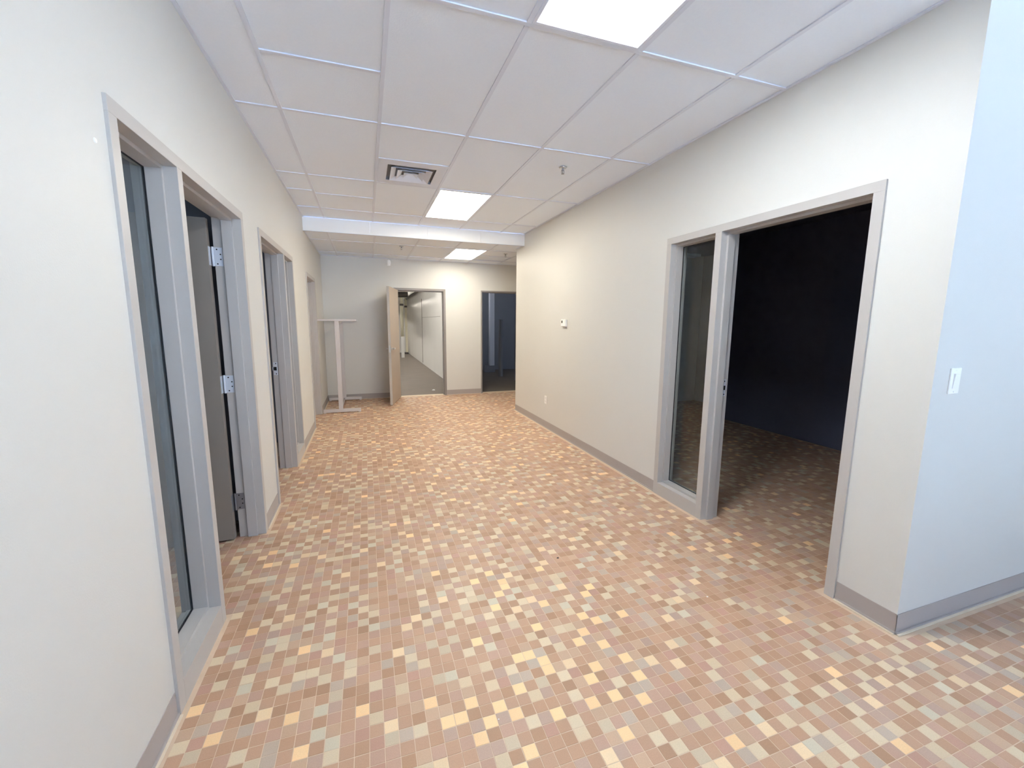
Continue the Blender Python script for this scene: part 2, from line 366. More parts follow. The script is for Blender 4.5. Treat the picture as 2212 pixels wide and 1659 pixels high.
# ------------------------------------------------------------------ air vent
x0, x1, y0, y1 = vent
t = thing('air_vent', ((x0+x1)/2, (y0+y1)/2, ZC), 'square white ceiling air vent with stepped louvre rings', 'vent')
g = .013; cx, cyy = (x0+x1)/2-.005, (y0+y1)/2+.0
def ring(mb, h0, h1, z0, z1, cx, cyy):
    a = [(cx-h0, cyy-h0, z0), (cx+h0, cyy-h0, z0), (cx+h0, cyy+h0, z0), (cx-h0, cyy+h0, z0)]
    b = [(cx-h1, cyy-h1, z1), (cx+h1, cyy-h1, z1), (cx+h1, cyy+h1, z1), (cx-h1, cyy+h1, z1)]
    tt = .002
    a2 = [(p[0], p[1], p[2]+tt) for p in a]; b2 = [(p[0], p[1], p[2]+tt) for p in b]
    mb.add(a+b+a2+b2, [(i, (i+1) % 4, (i+1) % 4+4, i+4) for i in range(4)] + [(i+8, i+12, (i+1) % 4+12, (i+1) % 4+8) for i in range(4)]
           + [(i, i+8, (i+1) % 4+8, (i+1) % 4) for i in range(4)] + [(i+4, (i+1) % 4+4, (i+1) % 4+12, i+12) for i in range(4)])
mb = MB(); H0 = .208
mb.box(x0+g, x1-g, y0+g, cyy-H0, ZC-.002, ZC+.003).box(x0+g, x1-g, cyy+H0, y1-g, ZC-.002, ZC+.003)
mb.box(x0+g, cx-H0, cyy-H0, cyy+H0, ZC-.002, ZC+.003).box(cx+H0, x1-g, cyy-H0, cyy+H0, ZC-.002, ZC+.003)
rb(mb, 'vent_plate', m_tee, t)
rb(MB().box(x0+g, x1-g, y0+g, y1-g, ZC+.026, ZC+.029).box(cx-H0-.004, cx-H0, cyy-H0, cyy+H0, ZC, ZC+.026).box(cx+H0, cx+H0+.004, cyy-H0, cyy+H0, ZC, ZC+.026)
   .box(cx-H0, cx+H0, cyy-H0-.004, cyy-H0, ZC, ZC+.026).box(cx-H0, cx+H0, cyy+H0, cyy+H0+.004, ZC, ZC+.026), 'vent_throat', m_zinc, t)
for h in (.178, .120, .062):
    mb = MB(); ring(mb, h, h-.046, ZC-.012, ZC+.014, cx, cyy)
    if h < .1: mb.box(cx-h+.046, cx+h-.046, cyy-h+.046, cyy+h-.046, ZC+.013, ZC+.016)
    rb(mb, 'louvre_ring', m_tee, t)

# ------------------------------------------------------------------ sprinklers
def sprinkler(x, y, z, label):
    t = thing('sprinkler_head', (x, y, z), label, 'sprinkler', 'fire sprinkler heads in the ceilings')
    rb(MB().cyl((x, y, z-.002), (x, y, z-.012), .036, .028, 24), 'escutcheon', m_chrome, t, smooth=True)
    rb(MB().cyl((x, y, z-.012), (x, y, z-.030), .010, .008, 12).box(x-.014, x-.011, y-.002, y+.002, z-.050, z-.026).box(x+.011, x+.014, y-.002, y+.002, z-.050, z-.026)
       .box(x-.014, x+.014, y-.002, y+.002, z-.029, z-.026).cyl((x, y, z-.030), (x, y, z-.050), .003, .003, 8).cyl((x, y, z-.050), (x, y, z-.054), .007, .007, 12), 'frame_arms', m_zinc, t)
    rb(MB().cyl((x, y, z-.054), (x, y, z-.056), .014, .014, 16), 'deflector', m_zinc, t)
sprinkler(1.661, 3.505, ZC, 'chrome sprinkler head in the higher ceiling, right of the air vent')
sprinkler(.568, 6.95, ZC2, 'small sprinkler head in the lower ceiling, toward the cream wall')
sprinkler(2.30, 7.05, ZC2, 'small sprinkler head in the lower ceiling past the lit panel, by the passage')

# ------------------------------------------------------------------ door frames
def framed(name, label, P, u0, u1, top, mull=None, side=None, sill=.105, hinge_at=None, strikes=(), face=.05, m=m_frame):
    """P(u, d, z) -> world; P gives boxes. u0..u1 outer, mull=(a, b) mullion span, side = 'lo'/'hi' which bay is the sidelight"""
    root = struct(empty(name, P.pt((u0+u1)/2, 0, 0)), label)
    D0, D1, S0, S1 = -.011, T+.010, .038, .096
    st = .016
    def post(nm, a, b, stops):
        mb = MB(); P.box(mb, a, b, D0, D1, 0, top-face)
        for s in stops:
            if s == '+': P.box(mb, b, b+st, S0, S1, 0, top-face)
            else: P.box(mb, a-st, a, S0, S1, 0, top-face)
        return rb(mb, nm, m, root, bevel=.0012)
    post('jamb', u0, u0+face, '+'); post('jamb', u1-face, u1, '-')
    mb = MB(); P.box(mb, u0, u1, D0, D1, top-face, top)
    P.box(mb, u0+face+st, (mull[0]-st) if mull else u1-face-st, S0, S1, top-face-st, top-face)
    if mull: P.box(mb, mull[1]+st, u1-face-st, S0, S1, top-face-st, top-face)
    rb(mb, 'frame_head', m, root, bevel=.0012)
    bays = [(u0+face, u1-face)]
    mu = None
    if mull:
        mu = post('mullion', mull[0], mull[1], '+-')
        bays = [(u0+face, mull[0]), (mull[1], u1-face)]
        a, b = bays[0] if side == 'lo' else bays[1]
        mb = MB(); P.box(mb, a, b, D0, D1, 0, sill); P.box(mb, a+st, b-st, S0, S1, sill, sill+st)
        rb(mb, 'sill', m, root, bevel=.0012)
        # pane behind the stops, gasket line, beads on the room side
        z0, z1 = sill+st, top-face-st; G0, G1 = S1+.004, S1+.010
        mb = MB(); k = .0045
        A, B_ = a+st-.001, b-st+.001
        P.box(mb, A, A+k, S1, G0, z0, z1); P.box(mb, B_-k, B_, S1, G0, z0, z1); P.box(mb, A+k, B_-k, S1, G0, z0, z0+k); P.box(mb, A+k, B_-k, S1, G0, z1-k, z1)
        rb(mb, 'gasket', m_gasket, root)
        mb = MB(); P.box(mb, a+.001, b-.001, G0, G1, sill+.001, top-face-.001); rb(mb, 'pane', m_glass, root)
        mb = MB(); q = G1+.016
        P.box(mb, a, a+st, G1, q, sill, top-face); P.box(mb, b-st, b, G1, q, sill, top-face); P.box(mb, a+st, b-st, G1, q, sill, sill+st); P.box(mb, a+st, b-st, G1, q, top-face-st, top-face)
        rb(mb, 'glazing_bead', m, root)
    return root, mu
class Pl:      # left wall: u = y, depth goes to -x
    pt = staticmethod(lambda u, d, z: (XL-d, u, z))
    @staticmethod
    def box(mb, a, b, d0, d1, z0, z1): mb.box(XL-d0, XL-d1, a, b, z0, z1)
class Pr:
    pt = staticmethod(lambda u, d, z: (XR+d, u, z))
    @staticmethod
    def box(mb, a, b, d0, d1, z0, z1): mb.box(XR+d0, XR+d1, a, b, z0, z1)
class Pb:
    pt = staticmethod(lambda u, d, z: (u, YB+d, z))
    @staticmethod
    def box(mb, a, b, d0, d1, z0, z1): mb.box(a, b, YB+d0, YB+d1, z0, z1)

d1, mu1 = framed('door_1', 'taupe steel door frame with narrow glass sidelight, first on the cream wall', Pl, 1.70, 3.19, 2.137, (2.195, 2.245), 'lo')
d2, mu2 = framed('door_2', 'taupe steel door frame with narrow far sidelight, second on the cream wall', Pl, 3.625, 5.135, 2.137, (4.575, 4.625), 'hi')
d3, mu3 = framed('door_3', 'narrow taupe door frame beside the tall rack frame', Pl, 6.21, 7.20, 2.105)
d4, mu4 = framed('door_4', 'wide taupe frame with glass sidelight opening on the unlit room', Pr, 1.392, 2.912, 2.137, (2.355, 2.411), 'hi')
d5, mu5 = framed('door_5', 'grey steel frame of the open door in the end wall', Pb, .515, 1.497, 2.102, face=.042, m=m_frame2)
d6, mu6 = framed('door_6', 'thin grey frame of the open doorway at the end wall corner', Pb, 2.215, 3.165, 2.102, face=.025, m=m_frame2)

# door leaf 1: opened square into the office, hinged on the far jamb
yj = 3.19-.05                # face of far jamb
hx = XL-.154                 # pin line, just past the room face of the frame
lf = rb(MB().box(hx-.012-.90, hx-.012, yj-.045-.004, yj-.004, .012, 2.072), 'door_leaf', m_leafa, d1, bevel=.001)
for i, (za, zb, mm) in enumerate(((1.797, 1.908, m_hinge), (.999, 1.110, m_hinge), (.200, .312, m_zinc))):
    mb = MB()
    mb.box(hx+.010, hx+.050, yj-.0035, yj-.0005, za, zb)                                    # plate on the jamb
    mb.box(hx-.0120, hx-.0095, yj-.042, yj-.006, za, zb)                                    # plate on the leaf edge
    mb.cyl((hx, yj-.006, za-.003), (hx, yj-.006, zb+.003), .0065, n=12)
    mb.box(hx, hx+.012, yj-.005, yj-.002, za, zb)
    for (px, pz) in ((.022, .012), (.040, .040), (.040, .070), (.022, .099)):
        mb.cyl((hx+px, yj-.0042, za+pz), (hx+px, yj-.0034, za+pz), .0042, n=10, k=1)
    rb(mb, 'hinge', [mm, m_dark], d1)
# leaf of second opening: opened into its room, hinged on the near jamb
y2 = 3.625+.05
lf2 = rb(MB().box(hx-.012-.89, hx-.012, y2+.004, y2+.049, .012, 2.072), 'door_leaf', m_door, d2, bevel=.001)
mb = MB()
for za in (.2, 1.0, 1.8): mb.box(hx+.010, hx+.050, y2+.0005, y2+.003, za, za+.11).cyl((hx, y2+.006, za), (hx, y2+.006, za+.11), .0065, n=10)
rb(mb, 'hinge_set', m_chrome, d2)
# leaf of third opening: shut
lf3 = rb(MB().box(XL-.101, XL-.145, 6.263, 7.147, .012, 2.052), 'door_leaf', m_door, d3, bevel=.001)
kn = MB().cyl((XL-.101, 6.33, 1.0), (XL-.095, 6.33, 1.0), .03).cyl((XL-.095, 6.33, 1.0), (XL-.055, 6.33, 1.0), .01).box(XL-.065, XL-.05, 6.32, 6.43, .992, 1.008)
k_ = kn.build('door_handle', m_chrome); k_.parent = lf3; k_.matrix_parent_inverse = Matrix.Identity(4)

# strike plates
def strike(root, P, u, sgn, z0, d0, d1):
    mb = MB(); zc = (z0[0]+z0[1])/2
    P.box(mb, u, u+sgn*.0025, d0, d1, z0[0], z0[1])
    P.box(mb, u, u+sgn*.0025, d1-.02, d1+.008, zc-.018, zc+.018)
    n = len(mb.f)
    P.box(mb, u+sgn*.0020, u+sgn*.0032, d0+.008, d0+.024, zc-.016, zc+.016); 
    for q in (z0[0]+.012, z0[1]-.012): P.box(mb, u+sgn*.002, u+sgn*.0032, d0+.010, d0+.018, q-.005, q+.005)
    mb.mi[n:] = [1]*(len(mb.f)-n)
    rb(mb, 'strike_plate', [m_hinge, m_dark], root)
strike(d2, Pl, 4.575, -1, (.942, 1.065), .106, .142)
strike(d4, Pr, 2.355, -1, (.942, 1.063), .103, .130)
strike(d5, Pb, 1.455, -1, (.95, 1.07), .104, .140)

# ------------------------------------------------------------------ open door at the end wall
hp = Vector((.572, YB-.022, 0)); W = .862; ang = math.atan2(-.80, -.195)   # leaf direction in plan
t = thing('open_door', hp, 'taupe door swung wide open into the hall from the end wall', 'door')
fx = Vector((math.cos(ang), math.sin(ang), 0)); nx = Vector((fx.y, -fx.x, 0))  # nx to one side
if nx.x > 0: nx = -nx
MD = Matrix((fx, nx, Vector((0, 0, 1)))).transposed().to_4x4(); MD.translation = hp
def dpart(mb, name, m, bevel=0, par=None):
    o = mb.build(name, m, bevel=bevel)
    for v in o.data.vertices: v.co = (MD.to_3x3() @ v.co)
    bm = bmesh.new(); bm.from_mesh(o.data); bmesh.ops.recalc_face_normals(bm, faces=bm.faces[:]); bm.to_mesh(o.data); bm.free()
    o.parent = par or t; return o
lf5 = dpart(MB().box(.004, W, -.022, .022, .016, 2.058), 'door_leaf', m_door, .001)
dpart(MB().box(W, W+.0015, -.0215, .0215, .018, 2.056), 'door_edge', m_frame)
mb = MB()
for s in (-1, 1):
    mb.cyl((W-.062, s*.022, 1.0), (W-.062, s*.030, 1.0), .027, n=20)
    mb.cyl((W-.062, s*.030, 1.0), (W-.062, s*.062, 1.0), .010, n=14)
    mb.box(W-.180, W-.050, s*.052, s*.070, .988, 1.010)
dpart(mb, 'lever_handle', m_chrome, .002)
dpart(MB().box(W+.0015, W+.003, -.012, .012, .94, 1.06).box(W+.003, W+.010, -.006, .006, .99, 1.01), 'latch', m_chrome)
mb = MB()
for za in (.2, 1.0, 1.8): mb.cyl((0, .0, za), (0, .0, za+.11), .007, n=10)
dpart(mb, 'hinge_set', m_chrome)

# ------------------------------------------------------------------ baseboards and pale bead at the floor
def base(name, segs, axis, at, sgn, m=m_base, lab=None):
    r = struct(empty(name, (at, segs[0][0], 0) if axis == 'y' else (segs[0][0], at, 0)), lab)
    for a, b in segs:
        for nm, d0, d1_, z0, z1, mm in (('base_strip', 0, .0035, .001, .102, m), ('base_toe', .0035, .011, .001, .014, m), ('floor_bead', .0035, .020, .0005, .006, m_caulk)):
            mb = MB()
            if axis == 'y': mb.box(at+sgn*d0, at+sgn*d1_, a, b, z0, z1)
            else: mb.box(a, b, at+sgn*d0, at+sgn*d1_, z0, z1)
            rb(mb, nm, mm, r, bevel=.001)
    return r
base('baseboard_left', [(YF, 1.695), (3.195, 3.62), (5.14, 6.205), (7.205, YB)], 'y', XL, 1, lab='taupe vinyl base along the cream wall')
base('baseboard_right', [(YC-.0035, 1.388), (2.916, YE)], 'y', XR, -1, lab='taupe vinyl base along the pale wall')
base('baseboard_corner', [(XR-.0035, XE)], 'x', YC, -1, lab='taupe vinyl base turning the corner under the light switch')
base('baseboard_back', [(XL+.0, .511), (1.501, 2.211), (3.17, 5.6)], 'x', YB, -1, lab='taupe vinyl base on the end wall')
struct(MB().box(.56, 1.45, YB+.0, YB+T, -.004, .004).box(2.24, 3.14, YB+.0, YB+T, -.004, .003).build('trim_2', m_thresh), 'pale worn strip of floor in the end wall doorways')

# ------------------------------------------------------------------ wall devices
t = thing('thermostat', (XR, 4.75, 1.463), 'white square thermostat with small grey screen on the pale wall', 'thermostat')
rb(MB().box(XR-.004, XR, 4.70, 4.83, 1.415, 1.50), 'wall_plate', m_white, t, bevel=.003)
rb(MB().box(XR-.030, XR-.004, 4.69, 4.815, 1.422, 1.507), 'body', m_white, t, bevel=.005)
rb(MB().box(XR-.0308, XR-.029, 4.765, 4.795, 1.462, 1.492), 'screen', m_screen, t)
rb(MB().box(XR-.0320, XR-.029, 4.71, 4.735, 1.468, 1.474).box(XR-.0320, XR-.029, 4.71, 4.735, 1.484, 1.490), 'button', m_white, t)
t = thing('power_outlet', (XR, 5.295, .40), 'white power outlet plate low on the pale wall', 'outlet')
rb(MB().box(XR-.006, XR, 5.258, 5.332, .345, .458), 'wall_plate', m_white, t, bevel=.002)
rb(MB().box(XR-.0085, XR-.005, 5.278, 5.312, .408, .440).box(XR-.0085, XR-.005, 5.278, 5.312, .363, .395), 'socket_face', m_white, t, bevel=.001)
mb = MB()
for z in (.424, .379): mb.box(XR-.009, XR-.008, 5.287, 5.289, z, z+.009).box(XR-.009, XR-.008, 5.300, 5.302, z, z+.009)
rb(mb, 'slots', m_dark, t)['kind'] = 'stuff'
sx, sz = 2.479, 1.217
t = thing('light_switch', (sx, YC, sz), 'white rocker light switch on the bluish wall round the corner', 'switch')
rb(MB().box(sx-.037, sx+.037, YC-.006, YC, sz-.058, sz+.058), 'wall_plate', m_white, t, bevel=.002)
mb = MB(); a = [(sx-.0165, YC-.006, sz-.033), (sx+.0165, YC-.006, sz-.033), (sx+.0165, YC-.006, sz+.033), (sx-.0165, YC-.006, sz+.033)]
b_ = [(sx-.0165, YC-.008, sz-.033), (sx+.0165, YC-.008, sz-.033), (sx+.0165, YC-.013, sz+.033), (sx-.0165, YC-.013, sz+.033)]
mb.prism(a, b_); rb(mb, 'rocker', m_white, t, bevel=.0008)
for q in (-.048, .048): rb(MB().cyl((sx, YC-.006, sz+q), (sx, YC-.0072, sz+q), .003, n=10), 'screw', m_white, t)
# small sensor under the lower ceiling on the end wall
t = thing('motion_sensor', (.445, YB, 2.56), 'small white rounded motion sensor high on the end wall', 'sensor')
rb(MB().box(.415, .475, YB-.012, YB, 2.50, 2.60), 'mount', m_white, t, bevel=.003)
bm = bmesh.new(); bmesh.ops.create_uvsphere(bm, u_segments=20, v_segments=12, radius=1)
for v in bm.verts: v.co = Vector((.445+v.co.x*.036, YB-.034+v.co.y*.030, 2.548+v.co.z*(.058 if v.co.z > 0 else .05)))
me = bpy.data.meshes.new('dome'); bm.to_mesh(me); bm.free(); me.materials.append(m_white)
for p in me.polygons: p.use_smooth = True
oo = bpy.data.objects.new('dome', me); C.objects.link(oo); rel(oo, t)
# little plaster plug on the cream wall beside the first frame
tag(MB().cyl((XL, 1.633, 1.976), (XL+.003, 1.633, 1.976), .008, .006, 14).build('wall_plug', m_white), 'tiny white filled screw hole on cream wall beside the first doorway', 'plug')

# ------------------------------------------------------------------ tall narrow table by the end wall
t = thing('rack_frame', (-.43, 7.78, 0), 'tall taupe metal rack frame with T-shaped ends standing in the hall corner', 'rack')
for y in (7.20, 8.33):
    rb(MB().box(-.700, -.135, y-.022, y+.022, .012, .062).box(-.70, -.66, y-.022, y+.022, .0, .012).box(-.175, -.135, y-.022, y+.022, 0, .012), 'foot', m_table, t, bevel=.002)
    rb(MB().box(-.470, -.405, y-.022, y+.022, .062, 1.468), 'post', m_table, t, bevel=.002)
    rb(MB().box(-.712, -.155, y-.03, y+.03, 1.468, 1.497), 'top_bar', m_table, t, bevel=.002)
rb(MB().box(-.45, -.425, 7.222, 8.308, .022, .052), 'bottom_rail', m_table, t, bevel=.001)
rb(MB().box(-.455, -.42, 7.23, 8.30, 1.43, 1.466), 'top_rail', m_table, t, bevel=.001)

# ------------------------------------------------------------------ beyond the end wall
def post(name, x, y, w, h, m, label, cat='column', z0=0, grp=None):
    return tag(MB().box(x-w/2, x+w/2, y-w/2, y+w/2, z0, h).build(name, m, bevel=.01), label, cat, grp)
t = thing('drain_pipe', (1.40, 18, 0), 'cream vertical pipe ending above the floor deep in the store room', 'pipe')
rb(MB().cyl((1.40, 18, .87), (1.40, 18, 2.45), .062, n=20), 'pipe', m_cream, t, smooth=True); rb(MB().cyl((1.40, 18, 2.12), (1.40, 18, 2.2), .075, n=20), 'pipe_collar', m_steel, t)
rb(MB().box(1.34, 1.46, 17.94, 18.06, 0, .87), 'pipe_base', m_wh, t)
t = thing('square_column', (1.74, 20, 0), 'cream square column in the far corner of the store room', 'column')
rb(MB().box(1.69, 1.79, 19.95, 20.05, .08, 3.44), 'shaft', m_cream, t); rb(MB().box(1.60, 1.80, 19.9, 20.1, 0, .08), 'base_plate', m_steel, t); rb(MB().box(1.68, 1.80, 19.94, 20.06, 2.12, 2.2), 'band', m_steel, t)
for i, (a, bb, r, L) in enumerate((((1.02, 11.5, 2.86), (1.12, 20.4, 2.84), .10, 'dark round air duct under the store room ceiling, nearest the panel wall'),
                                 ((.62, 11.5, 2.86), (.76, 20.4, 2.84), .10, 'dark round air duct under the store room ceiling, second from the panel wall'))):
    t = thing('air_duct', a, L, 'duct', 'air ducts in the store room')
    rb(MB().cyl(a, bb, r, n=20), 'duct_run', m_steel, t, smooth=True)
    v = Vector(bb)-Vector(a)
    for k in range(1, 7):
        c = Vector(a)+v*k/7; dd = v.normalized()*.02; rb(MB().cyl(c-dd, c+dd, r+.012, n=20), 'duct_band', m_zinc, t)
t = thing('air_duct', (.3, 18.1, 2.57), 'short dark duct crossing the store room above the cream pipe', 'duct', 'air ducts in the store room')
rb(MB().cyl((-1.2, 18.0, 2.57), (1.66, 18.0, 2.57), .11, n=20), 'duct_run', m_steel, t, smooth=True)
for x in (-.6, .3, 1.15): rb(MB().cyl((x-.02, 18.0, 2.57), (x+.02, 18.0, 2.57), .125, n=20), 'duct_band', m_zinc, t)
tag(MB().cyl((1.78, 14.6, 2.56), (1.78, 20.8, 2.50), .045, n=12).cyl((1.78, 14.6, 2.56), (1.78, 14.6, 3.45), .045, n=12).build('conduit', m_steel), 'thin dark pipe run along the top of the panel wall', 'pipe')
JL = ('first', 'second', 'third', 'last')
for k, y in enumerate((16.6, 17.6, 18.6, 19.6)):
    tag(MB().box(-4.4, 1.82, y-.05, y+.05, 2.98, 3.02).box(-4.4, 1.82, y-.006, y+.006, 3.02, 3.40).box(-4.4, 1.82, y-.05, y+.05, 3.40, 3.44).build('ceiling_joist', m_steel),
        'dark steel joist under the store room ceiling, %s from the open door' % JL[k], 'joist', 'store room ceiling joists')
for k, (x, y) in enumerate(((.30, 10.6), (.25, 14.1), (.3, 16.6), (0.2, 19.4), (-1.6, 13))):
    t = thing('tube_light', (x, y, 3.3), 'lit tube light under the store room ceiling, ' + ('just past the open door', 'above the panel joint', 'among the first joists', 'at the far end wall', 'out toward the outer wall')[k], 'light', 'store room tube lights')
    rb(MB().box(x-.09, x+.09, y-.6, y+.6, 3.33, 3.40), 'housing', m_white, t); rb(MB().cyl((x, y-.58, 3.30), (x, y+.58, 3.30), .025, n=12), 'tube', m_tube, t)
t = thing('tube_light', (3.0, 10.2, 2.85), 'dim tube light in the unlit back room', 'light')
rb(MB().box(2.3, 2.48, 11.0, 12.2, 2.82, 2.895), 'housing', m_white, t); rb(MB().cyl((2.39, 11.02, 2.79), (2.39, 12.18, 2.79), .02, n=12), 'tube', m_tube2, t)
m_wcol = mat('pale_column_paint', S(232, 234, 240), .6)
t = thing('boxed_column', (3.5, 11.9, 0), 'pale boxed column in the back room doorway view', 'column')
rb(MB().box(3.43, 3.57, 11.95, 12.09, .20, 2.62), 'shaft', m_wcol, t, bevel=.004); rb(MB().box(3.26, 3.59, 11.93, 12.1, 0, .2), 'plinth', m_dim, t, bevel=.004)
tag(MB().cyl((3.45, 10.95, 0), (3.45, 10.95, 1.55), .062, n=20).build('grey_post', m_dim), 'round grey post standing in the dim back room', 'post')
# scrap on the concrete inside the store room doorway
def scrap(x, y, s, m, label, z=.001, name='paper_scrap', cat='litter'):
    mb = MB(); n = 6; ring_ = []; top_ = []
    for i in range(n):
        a = 2*math.pi*i/n + random.uniform(-.2, .2); r = s*random.uniform(.6, 1.1)
        ring_.append((x+r*math.cos(a), y+r*math.sin(a)*.7, z)); top_.append((x+.5*r*math.cos(a), y+.5*r*math.sin(a)*.6, z+s*.4))
    mb.prism(ring_, top_); return tag(mb.build(name, m), label, cat)
scrap(1.33, 9.05, .05, m_paper, 'crumpled white scrap on the concrete past the open door')
scrap(-.402, 3.143, .012, m_paper, 'white paper scrap on the tiles before the second doorway')
scrap(1.079, 2.218, .012, m_chip, 'dark chip lying on the tiles in mid-hall', name='dark_chip')
scrap(.407, 1.303, .004, m_paper, 'tiny white crumb on a brown tile at the bottom of the view')
scrap(1.687, 1.62, .007, m_paper, 'small white crumb on the tiles before the wide doorway')
mb = MB()
for i in range(5):
    a = random.uniform(-.5, .8); x, y = -.60+random.uniform(-.03, .03), 3.62+random.uniform(-.03, .03); L = random.uniform(.05, .09)
    mb.cyl((x, y, .003), (x+L*math.cos(a), y+L*math.sin(a), .006), .0012, n=6)
tag(mb.build('loose_straws', m_caulk), 'few pale loose strands on the floor at the second doorway', 'litter')

# ------------------------------------------------------------------ floor tiles
P_ = .0498; X0, Y0 = .302, 1.279
pal = [(S(191, 154, 127), 20), (S(185, 148, 120), 16), (S(190, 155, 134), 14), (S(178, 141, 112), 10), (S(196, 164, 137), 9), (S(185, 157, 139), 6), (S(189, 149, 129), 4),
       (S(219, 200, 170), 8), (S(214, 193, 162), 6), (S(209, 198, 175), 4), (S(246, 209, 160), 2), (S(233, 206, 168), 4), (S(204, 186, 160), 5), (S(190, 171, 153), 4)]
# tiles near the viewer, as laid: grid column and row of each peach and pale tile, and the spans (row, first, last) that are brown between them
PEACH = [(28, -11), (42, -11), (21, -9), (39, -9), (15, -8), (30, -8), (43, -8), (17, -7), (20, -7), (33, -7), (29, -6), (42, -6), (8, -5), (30, -5), (10, -4),
    (3, -3), (-3, -2), (13, -2), (0, -1), (6, -1), (9, -1), (11, -1), (1, 0), (3, 0), (14, 0), (-2, 1), (-1, 1), (2, 1), (10, 1), (32, 1), (-12, 2), (0, 2), (4,
    2), (11, 2), (14, 2), (-3, 3), (7, 3), (9, 3), (7, 4), (13, 4), (-18, 5), (-13, 5), (5, 5), (6, 5), (11, 5), (-15, 6), (12, 6), (14, 7), (17, 7), (-20, 8),
    (2, 8), (8, 8), (13, 8), (7, 11), (10, 11), (15, 11), (-13, 12), (5, 12), (9, 12), (16, 12), (6, 14), (7, 15), (-18, 16), (7, 16), (-15, 17), (12, 17), (6,
    18), (-19, 28)]
PALE = [(35, -14), (30, -13), (33, -13), (37, -13), (30, -12), (35, -12), (31, -11), (34, -11), (38, -11), (22, -10), (24, -10), (27, -10), (29, -10), (33,
    -10), (36, -10), (40, -10), (45, -10), (22, -9), (24, -9), (27, -9), (32, -9), (37, -9), (43, -9), (18, -8), (23, -8), (28, -8), (34, -8), (38, -8), (46,
    -8), (14, -7), (22, -7), (25, -7), (31, -7), (36, -7), (39, -7), (45, -7), (51, -7), (20, -6), (24, -6), (27, -6), (32, -6), (35, -6), (37, -6), (44, -6),
    (16, -5), (18, -5), (21, -5), (25, -5), (34, -5), (38, -5), (40, -5), (43, -5), (46, -5), (20, -4), (23, -4), (26, -4), (32, -4), (37, -4), (1, -3), (7,
    -3), (9, -3), (23, -3), (30, -3), (36, -3), (2, -2), (7, -2), (20, -2), (25, -2), (31, -2), (37, -2), (4, -1), (21, -1), (33, -1), (35, -1), (8, 0), (12,
    0), (28, 0), (-4, 1), (5, 1), (23, 1), (-15, 2), (6, 2), (8, 2), (33, 2), (-16, 3), (-11, 3), (2, 3), (24, 3), (31, 3), (-19, 4), (0, 4), (4, 4), (30, 4),
    (-20, 5), (-11, 5), (-2, 5), (-1, 5), (2, 5), (9, 5), (15, 5), (29, 5), (8, 6), (-18, 7), (-16, 7), (-3, 7), (1, 7), (3, 7), (7, 7), (10, 7), (11, 7), (15,
    7), (-14, 8), (-11, 8), (-1, 8), (-17, 9), (-15, 9), (-13, 9), (-12, 9), (-2, 9), (0, 9), (4, 9), (6, 9), (12, 9), (14, 9), (-19, 10), (-17, 10), (6, 10),
    (8, 10), (12, 10), (17, 10), (20, 10), (-14, 11), (0, 11), (2, 11), (4, 11), (-18, 12), (-16, 12), (-12, 12), (-2, 12), (1, 12), (-20, 13), (-15, 13), (-1,
    13), (2, 13), (7, 13), (-19, 14), (-16, 14), (-15, 14), (4, 14), (10, 14), (-13, 15), (3, 15), (-16, 16), (0, 16), (2, 16), (-17, 17), (-13, 17), (1, 17),
    (-12, 18), (-20, 19), (-16, 19), (-14, 20), (-17, 21), (-18, 22), (-14, 22), (-21, 24), (-20, 25), (-19, 25), (-18, 25), (-22, 28), (-16, 28), (-14, 29)]
BROWN_ROWS = [(-14, 33, 35), (-13, 30, 38), (-12, 27, 40), (-11, 24, 43), (-10, 21, 46), (-9, 18, 48), (-8, 15, 51), (-7, 14, 54), (-6, 15, 56), (-5, 6, 11),
    (-5, 16, 59), (-4, 3, 11), (-4, 17, 62), (-3, 0, 12), (-3, 18, 64), (-2, -3, 13), (-2, 18, 62), (-1, -4, 14), (-1, 19, 59), (0, -4, 14), (0, 20, 56), (1,
    -4, 15), (1, 21, 53), (2, -15, -11), (2, -4, 16), (2, 22, 50), (3, -18, -11), (3, -4, 17), (3, 23, 47), (4, -21, -11), (4, -3, 17), (4, 24, 44), (5, -24,
    -11), (5, -3, 18), (5, 25, 41), (6, -24, -11), (6, -3, 19), (6, 26, 38), (7, -24, -11), (7, -3, 20), (7, 27, 35), (8, -24, -11), (8, -3, 19), (8, 28, 32),
    (9, -24, -12), (9, -3, 16), (10, -24, -12), (10, -3, 13), (11, -24, -12), (11, -3, 10), (12, -24, -12), (12, -3, 7), (13, -24, -12), (13, -2, 4), (14, -24,
    -12), (14, -2, 1), (15, -24, -12), (16, -24, -12), (17, -24, -12), (18, -24, -12), (19, -24, -12), (20, -24, -14), (21, -24, -17), (22, -24, -20), (25, -20,
    -18)]
laid = {}
for j, a, c in BROWN_ROWS:
    for i in range(a, c+1): laid[(i, j)] = 0
for q in PEACH: laid[q] = 1
for q in PALE: laid[q] = 2
dark_i = list(range(7)); light_i = list(range(7, 14))
wd = [pal[i][1] for i in dark_i]; wl = [pal[i][1] for i in light_i]
